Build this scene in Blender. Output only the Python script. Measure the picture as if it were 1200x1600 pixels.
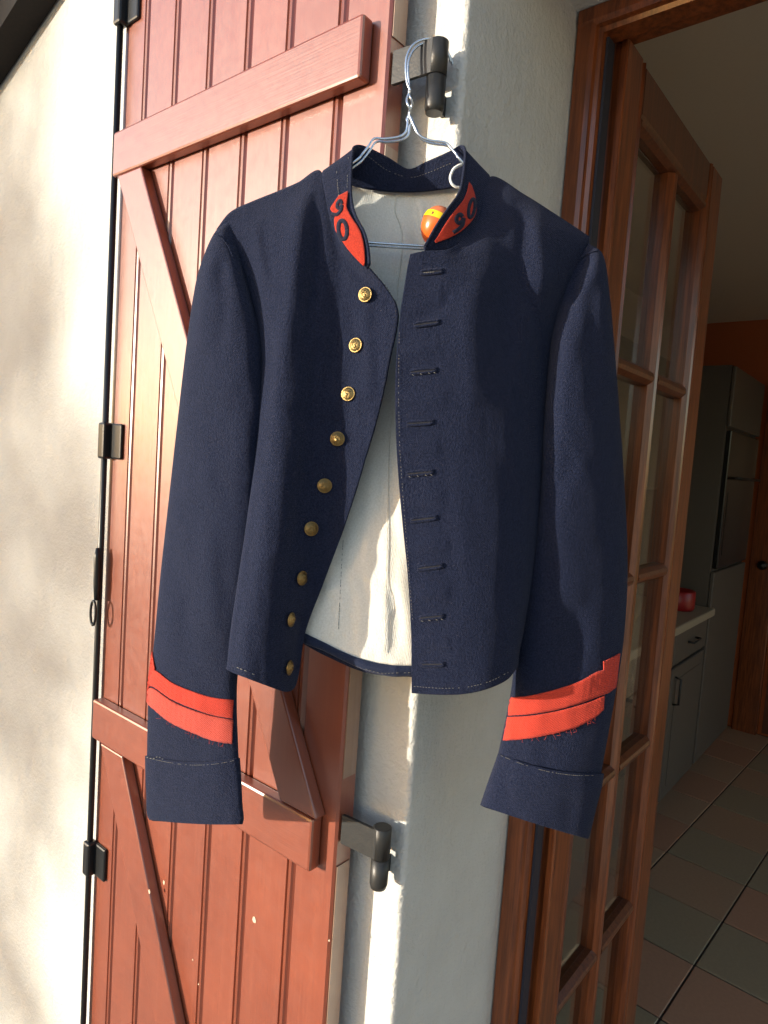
import bpy, bmesh, math, random
import numpy as np
from mathutils import Vector, Matrix, noise

for o in list(bpy.data.objects):
    bpy.data.objects.remove(o, do_unlink=True)
scene = bpy.context.scene
COL = scene.collection

# ------------------------------------------------------------------ camera
F = 1052.0                                   # focal length in pixels of a 1200 x 1600 picture
YAW, PITCH, ROLL = (math.radians(a) for a in (39.0, 4.4, 3.97))
CAM = np.array([0.4556, -0.65, 1.5])
def _axes():
    cy, sy = math.cos(YAW), math.sin(YAW)
    f = np.array([-sy*math.cos(PITCH), cy*math.cos(PITCH), -math.sin(PITCH)])
    r = np.array([cy, sy, 0.0]); u = np.cross(r, f)
    c, s = math.cos(ROLL), math.sin(ROLL)
    return r*c+u*s, -r*s+u*c, f
RT, UP, FW = _axes()
cd = bpy.data.cameras.new('camera'); cam = bpy.data.objects.new('camera', cd); COL.objects.link(cam)
m3 = Matrix((RT, UP, -FW)).transposed()
cam.matrix_world = Matrix.Translation(Vector(CAM)) @ m3.to_4x4()
cd.sensor_fit = 'HORIZONTAL'; cd.sensor_width = 36.0; cd.lens = 36.0*F/1200.0
cd.clip_start = 0.02; cd.clip_end = 500
scene.camera = cam

# ------------------------------------------------------------------ sky, sun, exposure
SUN_AZ, SUN_EL = math.radians(32), math.radians(5.5)
trav = Vector((math.sin(SUN_AZ)*math.cos(SUN_EL), math.cos(SUN_AZ)*math.cos(SUN_EL), -math.sin(SUN_EL)))
w = bpy.data.worlds.new('World'); scene.world = w; w.use_nodes = True
nt = w.node_tree; bg = nt.nodes['Background']
sky = nt.nodes.new('ShaderNodeTexSky'); sky.sky_type = 'NISHITA'; sky.sun_disc = False
sky.sun_elevation = SUN_EL
sky.sun_rotation = math.atan2(-trav.x, -trav.y)
sky.air_density = 1.0; sky.dust_density = 1.2; sky.ozone_density = 1.2
tint = nt.nodes.new('ShaderNodeMix'); tint.data_type = 'RGBA'; tint.blend_type = 'MULTIPLY'; tint.inputs[0].default_value = 1.0
tint.inputs[7].default_value = (0.99, 0.975, 1.09, 1)          # camera white balance of the open shade
nt.links.new(sky.outputs[0], tint.inputs[6]); nt.links.new(tint.outputs[2], bg.inputs[0]); bg.inputs[1].default_value = 0.15
sl = bpy.data.lights.new('sun', 'SUN'); sl.energy = 2.15; sl.angle = math.radians(0.8); sl.color = (1.0, 0.935, 0.80)
so = bpy.data.objects.new('sun', sl); COL.objects.link(so)
so.rotation_euler = (-trav).to_track_quat('Z', 'Y').to_euler()
so.location = (-4, -5, 4)
vs = scene.view_settings
vs.view_transform = 'Standard'; vs.look = 'None'; vs.exposure = 1.75; vs.gamma = 1.0; vs.use_curve_mapping = False
scene.render.engine = 'CYCLES'

# ------------------------------------------------------------------ helpers
def W(px, py, d):
    """point seen at (px, py) of the 1200 x 1600 picture, d metres in front of the lens"""
    return CAM + ((px-600)/F*RT - (py-800)/F*UP + FW)*d

def tag(o, label=None, cat=None, group=None, kind=None):
    if label: o['label'] = label
    if cat: o['category'] = cat
    if group: o['group'] = group
    if kind: o['kind'] = kind
    return o

def empty(name, loc=(0, 0, 0)):
    o = bpy.data.objects.new(name, None); o.location = loc; o.empty_display_size = 0.05
    COL.objects.link(o); return o

def link(name, me, mat=None, parent=None, smooth=False):
    if mat and not me.materials: me.materials.append(mat)
    if smooth:
        for p in me.polygons: p.use_smooth = len(p.vertices) <= 4
    o = bpy.data.objects.new(name, me); COL.objects.link(o)
    if parent:
        o.parent = parent
        o.matrix_parent_inverse = Matrix.Translation(-world_loc(parent))
    return o

def world_loc(o):
    return Vector(o.get('_w', (0, 0, 0)))

def thing(name, loc, label, cat, group=None):
    o = empty(name, loc); o['_w'] = tuple(loc); return tag(o, label, cat, group)

def mesh(name, verts, faces, mat, parent=None, smooth=False):
    me = bpy.data.meshes.new(name); me.from_pydata([tuple(map(float, v)) for v in verts], [], faces); me.update()
    return link(name, me, mat, parent, smooth)

def from_bm(name, bm, mat, parent=None, smooth=False):
    me = bpy.data.meshes.new(name); bm.to_mesh(me); bm.free()
    return link(name, me, mat, parent, smooth)

def bm_box(bm, x0, x1, y0, y1, z0, z1, bev=0.0, seg=1):
    r = bmesh.ops.create_cube(bm, size=1.0)
    vs_ = r['verts']
    for v in vs_:
        v.co = Vector(((x0+x1)/2+v.co.x*(x1-x0), (y0+y1)/2+v.co.y*(y1-y0), (z0+z1)/2+v.co.z*(z1-z0)))
    if bev:
        es = list({e for v in vs_ for e in v.link_edges})
        bmesh.ops.bevel(bm, geom=es, offset=bev, segments=seg, affect='EDGES', profile=0.5)

def box(name, x0, x1, y0, y1, z0, z1, mat, parent=None, bev=0.0, seg=1):
    bm = bmesh.new(); bm_box(bm, x0, x1, y0, y1, z0, z1, bev, seg)
    return from_bm(name, bm, mat, parent)

def prism_z(name, poly, z0, z1, mat, parent=None):
    """xy outline pulled up from z0 to z1"""
    n = len(poly)
    v = [(x, y, z0) for x, y in poly]+[(x, y, z1) for x, y in poly]
    f = [(i, (i+1) % n, n+(i+1) % n, n+i) for i in range(n)]+[tuple(range(n))[::-1], tuple(range(n, 2*n))]
    o = mesh(name, v, f, mat, parent)
    fix_normals(o.data); return o

def prism_x(name, poly, x0, x1, mat, parent=None):
    n = len(poly)
    v = [(x0, y, z) for y, z in poly]+[(x1, y, z) for y, z in poly]
    f = [(i, (i+1) % n, n+(i+1) % n, n+i) for i in range(n)]+[tuple(range(n))[::-1], tuple(range(n, 2*n))]
    o = mesh(name, v, f, mat, parent); fix_normals(o.data); return o

def prism_y(name, poly, y0, y1, mat, parent=None, bev=0.0):
    n = len(poly)
    v = [(x, y0, z) for x, z in poly]+[(x, y1, z) for x, z in poly]
    f = [(i, (i+1) % n, n+(i+1) % n, n+i) for i in range(n)]+[tuple(range(n))[::-1], tuple(range(n, 2*n))]
    me = bpy.data.meshes.new(name); me.from_pydata(v, [], f)
    bm = bmesh.new(); bm.from_mesh(me); bmesh.ops.recalc_face_normals(bm, faces=bm.faces)
    if bev: bmesh.ops.bevel(bm, geom=list(bm.edges), offset=bev, segments=2, affect='EDGES', profile=0.5)
    bm.to_mesh(me); bm.free()
    return link(name, me, mat, parent)

def fix_normals(me):
    bm = bmesh.new(); bm.from_mesh(me); bmesh.ops.recalc_face_normals(bm, faces=bm.faces); bm.to_mesh(me); bm.free()

def tube_data(pts, rad, n=8, closed=False):
    P = [Vector(p) for p in pts]; V = []; Fc = []
    prev = None
    for i, p in enumerate(P):
        a = P[i-1] if (i > 0 or closed) else P[i]
        b = P[(i+1) % len(P)] if (i < len(P)-1 or closed) else P[i]
        t = (b-a).normalized()
        if prev is None:
            ref = Vector((0, 0, 1)) if abs(t.z) < 0.9 else Vector((1, 0, 0))
            nx = t.cross(ref).normalized()
        else:
            nx = (prev-t*prev.dot(t)).normalized()
        prev = nx; ny = t.cross(nx)
        r = rad[i] if hasattr(rad, '__len__') else rad
        for k in range(n):
            a_ = 2*math.pi*k/n
            V.append(p+nx*math.cos(a_)*r+ny*math.sin(a_)*r)
    m = len(P)
    for i in range(m if closed else m-1):
        j = (i+1) % m
        for k in range(n):
            Fc.append((i*n+k, i*n+(k+1) % n, j*n+(k+1) % n, j*n+k))
    if not closed:
        Fc.append(tuple(range(n))[::-1]); Fc.append(tuple(range((m-1)*n, m*n)))
    return V, Fc

def tube(name, pts, rad, mat, parent=None, n=8, closed=False):
    V, Fc = tube_data(pts, rad, n, closed)
    return mesh(name, V, Fc, mat, parent, True)

def merge_data(parts):
    V, Fc = [], []
    for v, f in parts:
        k = len(V); V += list(v); Fc += [tuple(i+k for i in q) for q in f]
    return V, Fc

def crv(pts, n):
    """Catmull-Rom through rows of numbers, n samples"""
    P = np.array(pts, float)
    P = np.vstack([2*P[0]-P[1], P, 2*P[-1]-P[-2]])
    out = []
    for s in np.linspace(0, len(pts)-1, n):
        i = min(int(s), len(pts)-2); t = s-i
        p0, p1, p2, p3 = P[i:i+4]
        out.append(0.5*((2*p1)+(-p0+p2)*t+(2*p0-5*p1+4*p2-p3)*t*t+(-p0+3*p1-3*p2+p3)*t**3))
    return np.array(out)

def net(ctrl, nu, nv):
    """ctrl[row][col] = (px, py, depth) -> dense (nv, nu, 3)"""
    A = np.array(ctrl, float)
    B = np.array([crv(A[r], nu) for r in range(A.shape[0])])
    return np.stack([crv(B[:, c], nv) for c in range(nu)], axis=1)

def lathe(profile, n=20):
    V, Fc = [], []
    for r, z in profile:
        for k in range(n):
            a = 2*math.pi*k/n; V.append((r*math.cos(a), r*math.sin(a), z))
    for i in range(len(profile)-1):
        for k in range(n):
            Fc.append((i*n+k, i*n+(k+1) % n, (i+1)*n+(k+1) % n, (i+1)*n+k))
    return V, Fc

# ------------------------------------------------------------------ materials
def new_mat(name, rough=0.6, spec=0.5):
    m = bpy.data.materials.new(name); m.use_nodes = True
    b = m.node_tree.nodes['Principled BSDF']
    b.inputs['Roughness'].default_value = rough
    b.inputs['Specular IOR Level'].default_value = spec
    return m, m.node_tree, b

def N(nt, t, **kw):
    n = nt.nodes.new('ShaderNode'+t)
    for k, v in kw.items():
        if k in n.inputs: n.inputs[k].default_value = v
        else: setattr(n, k, v)
    return n

def coords(nt, scale=(1, 1, 1)):
    tc = N(nt, 'TexCoord'); mp = N(nt, 'Mapping'); mp.inputs['Scale'].default_value = scale
    nt.links.new(tc.outputs['Object'], mp.inputs[0]); return mp.outputs[0]

def noise_tex(nt, vec, scale, detail=4, rough=0.6):
    n = N(nt, 'TexNoise', Scale=scale, Detail=detail, Roughness=rough)
    nt.links.new(vec, n.inputs['Vector']); return n.outputs[0]

def ramp(nt, fac, stops):
    r = N(nt, 'ValToRGB'); e = r.color_ramp.elements
    while len(e) < len(stops): e.new(0.5)
    for q, (p, c) in zip(e, stops):
        q.position = p; q.color = (*c, 1) if len(c) == 3 else c
    nt.links.new(fac, r.inputs[0]); return r.outputs[0]

def mixc(nt, fac, a, b, mode='MIX'):
    m = N(nt, 'Mix', data_type='RGBA', blend_type=mode)
    for s, v in ((m.inputs[0], fac), (m.inputs[6], a), (m.inputs[7], b)):
        if hasattr(v, 'is_output'): nt.links.new(v, s)
        elif isinstance(v, (int, float)): s.default_value = v
        else: s.default_value = (*v, 1)
    return m.outputs[2]

def bump(nt, b, h, strength, dist, prev=None):
    n = N(nt, 'Bump', Strength=strength, Distance=dist)
    nt.links.new(h, n.inputs['Height'])
    if prev: nt.links.new(prev, n.inputs['Normal'])
    nt.links.new(n.outputs[0], b.inputs['Normal']); return n.outputs[0]

def m_stucco(name, c0, c1):
    m, nt, b = new_mat(name, 0.92, 0.25)
    v = coords(nt)
    big = noise_tex(nt, v, 5, 4, 0.6); speck = noise_tex(nt, v, 420, 2, 0.5)
    col = mixc(nt, ramp(nt, big, [(0.35, (0, 0, 0)), (0.7, (1, 1, 1))]), c0, c1)
    pits = ramp(nt, speck, [(0.70, (0, 0, 0)), (0.78, (1, 1, 1))])
    col = mixc(nt, pits, col, tuple(x*0.55 for x in c0))
    nt.links.new(col, b.inputs['Base Color'])
    n1 = bump(nt, b, noise_tex(nt, v, 125, 5, 0.65), 0.75, 0.006)
    bump(nt, b, noise_tex(nt, coords(nt, (1, 1, 0.5)), 38, 3, 0.5), 0.30, 0.012, n1)
    return m

def m_paint(name, c0, c1, grain_axis='z', rough=0.36):
    """satin oil paint over brushed wood, grain along one axis"""
    m, nt, b = new_mat(name, rough, 0.5)
    sc = {'z': (1, 1, 0.025), 'x': (0.025, 1, 1)}[grain_axis]
    v = coords(nt, sc); v1 = coords(nt)
    g = noise_tex(nt, v, 420, 4, 0.65); big = noise_tex(nt, v1, 7, 4, 0.6)
    col = mixc(nt, ramp(nt, big, [(0.3, (0, 0, 0)), (0.75, (1, 1, 1))]), c0, c1)
    fine = noise_tex(nt, v1, 60, 5, 0.7)
    dirt = ramp(nt, fine, [(0.60, (0, 0, 0)), (0.78, (1, 1, 1))])
    col = mixc(nt, mixc(nt, 0.18, (0, 0, 0), dirt), col, (c0[0]*0.5, c0[1]*0.5, c0[2]*0.5))
    streak = noise_tex(nt, coords(nt, tuple(q*4 for q in sc)), 30, 5, 0.7)
    col = mixc(nt, mixc(nt, 0.4, (0, 0, 0), ramp(nt, streak, [(0.50, (0, 0, 0)), (0.75, (1, 1, 1))])), col, (c1[0]*1.15, c1[1]*1.45, c1[2]*1.8))
    col = mixc(nt, mixc(nt, 0.2, (0, 0, 0), ramp(nt, g, [(0.55, (0, 0, 0)), (0.72, (1, 1, 1))])), col, (c0[0]*0.62, c0[1]*0.55, c0[2]*0.55))
    nt.links.new(col, b.inputs['Base Color'])
    rr = ramp(nt, fine, [(0.3, (rough-0.08,)*3), (0.75, (rough+0.14,)*3)])
    nt.links.new(rr, b.inputs['Roughness'])
    b.inputs['Coat Weight'].default_value = 1.0; b.inputs['Coat IOR'].default_value = 1.7; b.inputs['Coat Roughness'].default_value = 0.30
    n1 = bump(nt, b, g, 0.26, 0.0013)
    bump(nt, b, noise_tex(nt, v1, 35, 3, 0.5), 0.10, 0.003, n1)
    return m

def m_wood(name, dark, light, rough=0.3):
    """varnished hardwood, grain running up"""
    m, nt, b = new_mat(name, rough, 0.5)
    v = coords(nt, (1, 1, 0.05)); g = noise_tex(nt, v, 130, 6, 0.7); big = noise_tex(nt, coords(nt, (1, 1, 0.3)), 9, 3, 0.5)
    c = mixc(nt, ramp(nt, g, [(0.36, (0, 0, 0)), (0.64, (1, 1, 1))]), dark, light)
    c = mixc(nt, mixc(nt, 0.45, (0, 0, 0), big), c, dark)
    nt.links.new(c, b.inputs['Base Color'])
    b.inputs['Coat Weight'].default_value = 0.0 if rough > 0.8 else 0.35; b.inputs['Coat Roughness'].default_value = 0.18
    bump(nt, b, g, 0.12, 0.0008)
    return m

def m_cloth(name, c0, c1, sheen=0.25, scale=700, bstr=0.5, wash=0.25, rough=0.95, fleck=None):
    m, nt, b = new_mat(name, rough, 0.15)
    v = coords(nt); fine = noise_tex(nt, v, scale, 3, 0.7); big = noise_tex(nt, v, 18, 4, 0.6)
    col = mixc(nt, ramp(nt, fine, [(0.34, (0, 0, 0)), (0.66, (1, 1, 1))]), c0, c1)
    if fleck:
        fl = ramp(nt, noise_tex(nt, v, scale*0.9, 1, 0.5), [(0.76, (0, 0, 0)), (0.82, (1, 1, 1))])
        col = mixc(nt, fl, col, fleck)
    col = mixc(nt, mixc(nt, wash, (0, 0, 0), big), col, c0)
    nt.links.new(col, b.inputs['Base Color'])
    b.inputs['Sheen Weight'].default_value = sheen; b.inputs['Sheen Roughness'].default_value = 0.45
    b.inputs['Sheen Tint'].default_value = (0.75, 0.78, 1.0, 1)
    n1 = bump(nt, b, fine, bstr, 0.0024)
    bump(nt, b, noise_tex(nt, v, 55, 3, 0.5), 0.18, 0.004, n1)
    return m

def m_plain(name, c, rough=0.5, metal=0.0, spec=0.5, var=0.0, bscale=0, bstr=0.0):
    m, nt, b = new_mat(name, rough, spec)
    b.inputs['Metallic'].default_value = metal
    v = coords(nt); f = noise_tex(nt, v, 90, 4, 0.6)
    d = tuple(x*(1-var) for x in c)
    nt.links.new(mixc(nt, f, c, d), b.inputs['Base Color'])
    if bscale: bump(nt, b, noise_tex(nt, v, bscale, 3, 0.6), bstr, 0.001)
    return m

def weave(m, scale, strength, ang):
    nt = m.node_tree; b = nt.nodes['Principled BSDF']
    tc = N(nt, 'TexCoord'); mp = N(nt, 'Mapping'); mp.inputs['Rotation'].default_value = (0, ang, 0)
    nt.links.new(tc.outputs['Object'], mp.inputs[0])
    wv = N(nt, 'TexWave', Scale=scale, Distortion=1.5, Detail=1.0); nt.links.new(mp.outputs[0], wv.inputs['Vector'])
    prev = b.inputs['Normal'].links[0].from_socket
    bump(nt, b, wv.outputs[1], strength, 0.0012, prev)

M = {}
M['stucco'] = m_stucco('stucco', (0.57, 0.565, 0.53), (0.65, 0.645, 0.605))
M['paint'] = m_paint('shutter_paint', (0.185, 0.038, 0.0145), (0.245, 0.053, 0.020))
M['paint_x'] = m_paint('shutter_paint_rail', (0.185, 0.038, 0.0145), (0.245, 0.053, 0.020), 'x')
M['edge'] = m_paint('tan_shutter_edge', (0.20, 0.10, 0.06), (0.33, 0.20, 0.13), rough=0.5)
M['chip'] = m_plain('bare_filler', (0.62, 0.50, 0.36), 0.8, var=0.2)
M['iron'] = m_plain('black_iron', (0.012, 0.013, 0.014), 0.33, var=0.4, bscale=400, bstr=0.15)
M['iron_grey'] = m_plain('weathered_iron', (0.030, 0.030, 0.029), 0.42, var=0.5, bscale=350, bstr=0.25)
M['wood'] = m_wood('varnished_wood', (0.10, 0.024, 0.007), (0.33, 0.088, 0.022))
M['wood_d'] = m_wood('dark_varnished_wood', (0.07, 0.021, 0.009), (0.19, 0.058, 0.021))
M['glass'], gnt, gb = new_mat('pane_glass', 0.02, 0.5)
gb.inputs['Transmission Weight'].default_value = 1.0; gb.inputs['IOR'].default_value = 1.45
gb.inputs['Base Color'].default_value = (0.92, 0.95, 0.92, 1)
bump(gnt, gb, noise_tex(gnt, coords(gnt), 6, 2), 0.03, 0.01)
M['gap_dark'] = m_plain('dark_gap_strip', (0.012, 0.014, 0.028), 0.6)
M['wool'] = m_cloth('navy_wool', (0.0042, 0.0075, 0.023), (0.0190, 0.0255, 0.058), 0.08, 560, 1.0, fleck=(0.07, 0.07, 0.095))
M['wool_in'] = m_cloth('navy_facing', (0.012, 0.018, 0.042), (0.026, 0.034, 0.068), 0.15)
M['lining'] = m_cloth('cream_lining', (0.70, 0.675, 0.60), (0.84, 0.82, 0.75), 0.0, 500, 0.35, 0.45)
M['red'] = m_cloth('red_braid', (0.44, 0.040, 0.024), (0.62, 0.070, 0.040), 0.1, 900, 0.6)
M['red_f'] = m_cloth('faded_red_braid', (0.44, 0.060, 0.040), (0.60, 0.105, 0.075), 0.1, 900, 0.6)
M['felt'] = m_cloth('red_felt', (0.30, 0.025, 0.013), (0.46, 0.046, 0.023), 0.1, 900, 0.5)
M['numeral'] = m_cloth('navy_numeral', (0.010, 0.011, 0.022), (0.024, 0.025, 0.045), 0.1, 900, 0.5)
weave(M['red'], 170, 0.5, 0.9); weave(M['red_f'], 170, 0.5, 0.9); weave(M['lining'], 220, 0.15, 0.0); weave(M['wool'], 230, 0.25, 0.8)
M['thread'] = m_plain('pale_thread', (0.22, 0.21, 0.19), 0.8, var=0.3)
M['thread_d'] = m_plain('dark_thread', (0.008, 0.009, 0.016), 0.8)
M['brass'] = m_plain('aged_brass', (0.40, 0.28, 0.115), 0.38, 1.0, var=0.55, bscale=900, bstr=0.5)
M['brass_d'] = m_plain('tarnished_brass', (0.32, 0.22, 0.09), 0.38, 1.0, var=0.6, bscale=900, bstr=0.6)
M['wire'] = m_plain('galvanised_wire', (0.62, 0.70, 0.80), 0.25, 0.9)
M['plastic'] = m_plain('white_plastic', (0.80, 0.80, 0.76), 0.4)
M['egg'] = m_plain('orange_plastic', (0.72, 0.13, 0.02), 0.28, var=0.05)
M['egg2'] = m_plain('coral_plastic', (0.66, 0.17, 0.06), 0.28, var=0.05)
M['band'] = m_plain('yellow_band', (0.85, 0.62, 0.01), 0.35)
M['ink'] = m_plain('brown_ink', (0.25, 0.07, 0.02), 0.6)
M['plaster'] = m_plain('interior_plaster', (0.62, 0.54, 0.42), 0.9, var=0.12)
M['ceil'] = m_plain('ceiling_paint', (0.66, 0.60, 0.49), 0.9, var=0.08)
M['orange'] = m_plain('orange_wall_paint', (0.55, 0.14, 0.04), 0.85, var=0.15)
M['unit'] = m_plain('grey_cabinet', (0.115, 0.10, 0.08), 0.5, var=0.15)
M['black'] = m_plain('oven_black', (0.008, 0.008, 0.008), 0.2)
M['worktop'] = m_plain('pale_worktop', (0.36, 0.31, 0.22), 0.5)
M['redpot'] = m_plain('red_enamel', (0.30, 0.010, 0.010), 0.35)
M['grout'] = m_plain('grout', (0.12, 0.10, 0.085), 0.95, var=0.3)
M['beam'] = m_wood('shade_dark_eave', (0.005, 0.0035, 0.003), (0.012, 0.007, 0.005), 0.9)  # dark wood, blackened further to stand in for shade on the board
M['terrace'] = m_stucco('terrace_concrete', (0.26, 0.25, 0.23), (0.33, 0.32, 0.29))
M['bark'] = m_plain('bark', (0.10, 0.07, 0.05), 0.9, var=0.5, bscale=60, bstr=0.8)
M['leaf'] = m_plain('leaf_green', (0.06, 0.11, 0.03), 0.55, var=0.4)
TILES = [m_plain('clay_tile_'+n, c, 0.42, var=0.25, bscale=40, bstr=0.15) for n, c in
         (('pink', (0.56, 0.31, 0.185)), ('green', (0.42, 0.33, 0.20)), ('buff', (0.54, 0.35, 0.21)), ('brown', (0.50, 0.32, 0.19)))]

# ------------------------------------------------------------------ ground
g = mesh('terrace', [(-60, -80, -0.06), (60, -80, -0.06), (60, 0.0, -0.06), (-60, 0.0, -0.06)], [(0, 1, 2, 3)], M['terrace'])
tag(g, kind='structure')

# ------------------------------------------------------------------ house wall (outer face y = 0, doorway reveal at x = 0)
REV = 0.268            # depth of the reveal to the door frame
INN = 0.345            # inner face of the wall
OPW = 1.24             # width of the doorway
OPH = 2.145            # top of the doorway
house = thing('house_wall', (-1.0, 0.15, 0), 'pale rough stucco house wall with a deep doorway reveal behind the shutter', 'wall')
def wall_mesh():
    # outer corner is rounded: build the left pier as an xy outline pulled up
    r = 0.007
    arc = [(-r+r*math.sin(a), r-r*math.cos(a)) for a in np.linspace(0, math.pi/2, 7)]
    left = [(-8.0, 0.0)]+arc+[(0.0, INN), (-8.0, INN)]
    prism_z('wall_pier', left, -0.06, OPH, M['stucco'], house)
    right = [(OPW, INN), (OPW, 0.012), (OPW+0.012, 0.0), (6.0, 0.0), (6.0, INN)]
    prism_z('wall_pier', right, -0.06, OPH, M['stucco'], house)
    box('wall_head', -8.0, 6.0, 0.0, INN, OPH, 3.2, M['stucco'], house)
wall_mesh()
# eave beam sloping up to the right above the far left part of the wall
ev = thing('eave_board', (-1.6, -0.2, 2.55), 'dark brown sloping eave board in the top left corner', 'eave')
def sl_board(x0, z0, x1, z1, y0, y1, t, name, m):
    v = [(x0, y0, z0), (x1, y0, z1), (x1, y1, z1), (x0, y1, z0), (x0, y0, z0+t), (x1, y0, z1+t), (x1, y1, z1+t), (x0, y1, z0+t)]
    f = [(0, 1, 2, 3), (7, 6, 5, 4), (0, 4, 5, 1), (1, 5, 6, 2), (2, 6, 7, 3), (3, 7, 4, 0)]
    o = mesh(name, v, f, m, ev); fix_normals(o.data); return o
ez = lambda x: 2.330+0.32*(x+1.125)
sl_board(-3.4, ez(-3.4), -0.2, ez(-0.2), -0.060, -0.003, 0.22, 'verge_board', M['beam'])
sl_board(-3.4, ez(-3.4)+0.225, -0.2, ez(-0.2)+0.225, -0.16, -0.003, 0.05, 'verge_capping', M['beam'])

# ------------------------------------------------------------------ garden tree left of the picture; its shade dapples the far left of the wall
def garden_tree():
    rg = random.Random(7)
    h = Vector((math.sin(SUN_AZ), math.cos(SUN_AZ), 0)); e = Vector((math.cos(SUN_AZ), -math.sin(SUN_AZ), 0))
    foot = -h*13.0+e*(-2.25); foot.z = -0.06
    t = thing('garden_tree', tuple(foot), 'leafy garden tree beyond the left edge, seen by its dappled shade on the wall', 'tree')
    parts = [tube_data([foot, foot+Vector((0.03, 0.02, 1.1)), foot+Vector((0.0, 0.06, 2.2)), foot+Vector((0.05, 0.0, 4.2))], [0.11, 0.085, 0.065, 0.02], 10)]
    for _ in range(16):
        z = rg.uniform(1.2, 3.8); a = rg.uniform(0, 6.28); L = rg.uniform(0.6, 1.25)
        p0 = foot+Vector((0, 0.04, z)); d = Vector((math.cos(a), math.sin(a), 0.45))
        parts.append(tube_data([p0, p0+d*L*0.5, p0+d*L+Vector((0, 0, 0.1))], [0.03, 0.018, 0.006], 6))
    V, Fc = merge_data(parts); mesh('trunk', V, Fc, M['bark'], t, True)
    V = []; Fc = []
    c = foot+Vector((0, 0, 2.45))
    e_c = -h*13.0+e*(-1.70); e_c.z = 4.45  # extra upper clump, added to shade the wall's top left corner
    for kk in range(1420):
        while True:
            q = Vector((rg.uniform(-1, 1), rg.uniform(-1, 1), rg.uniform(-1, 1)))
            if 0.15 < q.length < 1: break
        cl = c+Vector((q.x*1.62, q.y*1.62, q.z*2.5)) if kk < 860 else e_c+Vector((q.x*1.2, q.y*1.2, q.z*1.1)); cr = rg.uniform(0.10, 0.22)
        for _ in range(16):
            p = cl+Vector((rg.gauss(0, 1), rg.gauss(0, 1), rg.gauss(0, 1)))*cr*0.6
            n = Vector((rg.gauss(0, 1), rg.gauss(0, 1), rg.gauss(0, 1)+0.6)).normalized(); u = n.orthogonal().normalized(); w_ = n.cross(u)
            a = rg.uniform(0, 6.28); u, w_ = u*math.cos(a)+w_*math.sin(a), w_*math.cos(a)-u*math.sin(a)
            L = rg.uniform(0.045, 0.078); k = len(V)
            V += [p-u*L, p+w_*L*0.5+n*0.006, p+u*L, p-w_*L*0.5+n*0.006]; Fc.append((k, k+1, k+2, k+3))
    tag(mesh('crown', V, Fc, M['leaf'], t), kind='stuff')
garden_tree()

# ------------------------------------------------------------------ kitchen shell behind the doorway
RX0, RX1, RY1, RZ = -0.92, 2.3, 3.96, 2.50
def struct(name, v, f, m):
    o = mesh(name, v, f, m); tag(o, kind='structure'); return o
struct('kitchen_ceiling', [(RX0, INN, RZ), (RX1, INN, RZ), (RX1, RY1, RZ), (RX0, RY1, RZ)], [(0, 3, 2, 1)], M['ceil'])
struct('kitchen_wall_left', [(RX0, INN, -0.1), (RX0, RY1, -0.1), (RX0, RY1, RZ), (RX0, INN, RZ)], [(0, 1, 2, 3)], M['plaster'])
struct('kitchen_wall_back', [(RX0, RY1, -0.1), (0.9, RY1, -0.1), (0.9, RY1, RZ), (RX0, RY1, RZ)], [(0, 1, 2, 3)], M['orange'])
struct('kitchen_wall_far', [(0.9, RY1, -0.1), (RX1, RY1, -0.1), (RX1, RY1, RZ), (0.9, RY1, RZ)], [(0, 1, 2, 3)], M['plaster'])
def rq(y0, y1, z0, z1): return [(RX1, y0, z0), (RX1, y1, z0), (RX1, y1, z1), (RX1, y0, z1)]
rw_v = rq(INN, 0.8, -0.1, RZ)+rq(3.4, RY1, -0.1, RZ)+rq(0.8, 3.4, -0.1, 0.35)+rq(0.8, 3.4, 2.3, RZ)
struct('kitchen_wall_right', rw_v, [(4*i, 4*i+1, 4*i+2, 4*i+3) for i in range(4)], M['plaster'])   # unseen opening added to let more sky light into the room
fl = struct('kitchen_floor', [(RX0, 0.0, -0.008), (RX1, 0.0, -0.008), (RX1, RY1, -0.008), (RX0, RY1, -0.008)], [(0, 1, 2, 3)], M['grout'])
# clay floor tiles, one object each
rng = random.Random(4)
TP = 0.293
tile_me = []
for tm in TILES:
    bm = bmesh.new(); bm_box(bm, -TP/2+0.003, TP/2-0.003, -TP/2+0.003, TP/2-0.003, -0.006, 0.0, 0.002)
    me = bpy.data.meshes.new('tile'); bm.to_mesh(me); bm.free(); me.materials.append(tm); tile_me.append(me)
ang = math.radians(-3.0)
for i in range(-4, 9):
    for j in range(-7, 9):
        u, v = (i+0.5)*TP, (j+0.5)*TP
        x = 0.045+u*math.cos(ang)-v*math.sin(ang); y = 1.86+u*math.sin(ang)+v*math.cos(ang)
        if not (RX0+0.02 < x < 2.2 and 0.16 < y < RY1-0.05): continue
        if x < -0.55: continue
        k = [0, 1, 2, 1, 3, 0][(i*2+j*3) % 6] if rng.random() < 0.75 else rng.randrange(4)
        o = bpy.data.objects.new('tile', tile_me[k]); COL.objects.link(o)
        o.parent = fl
        o.location = (x, y, 0.0015*rng.random()); o.rotation_euler = (rng.uniform(-.003, .003), rng.uniform(-.003, .003), ang+math.pi/2*rng.randrange(4))

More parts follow.
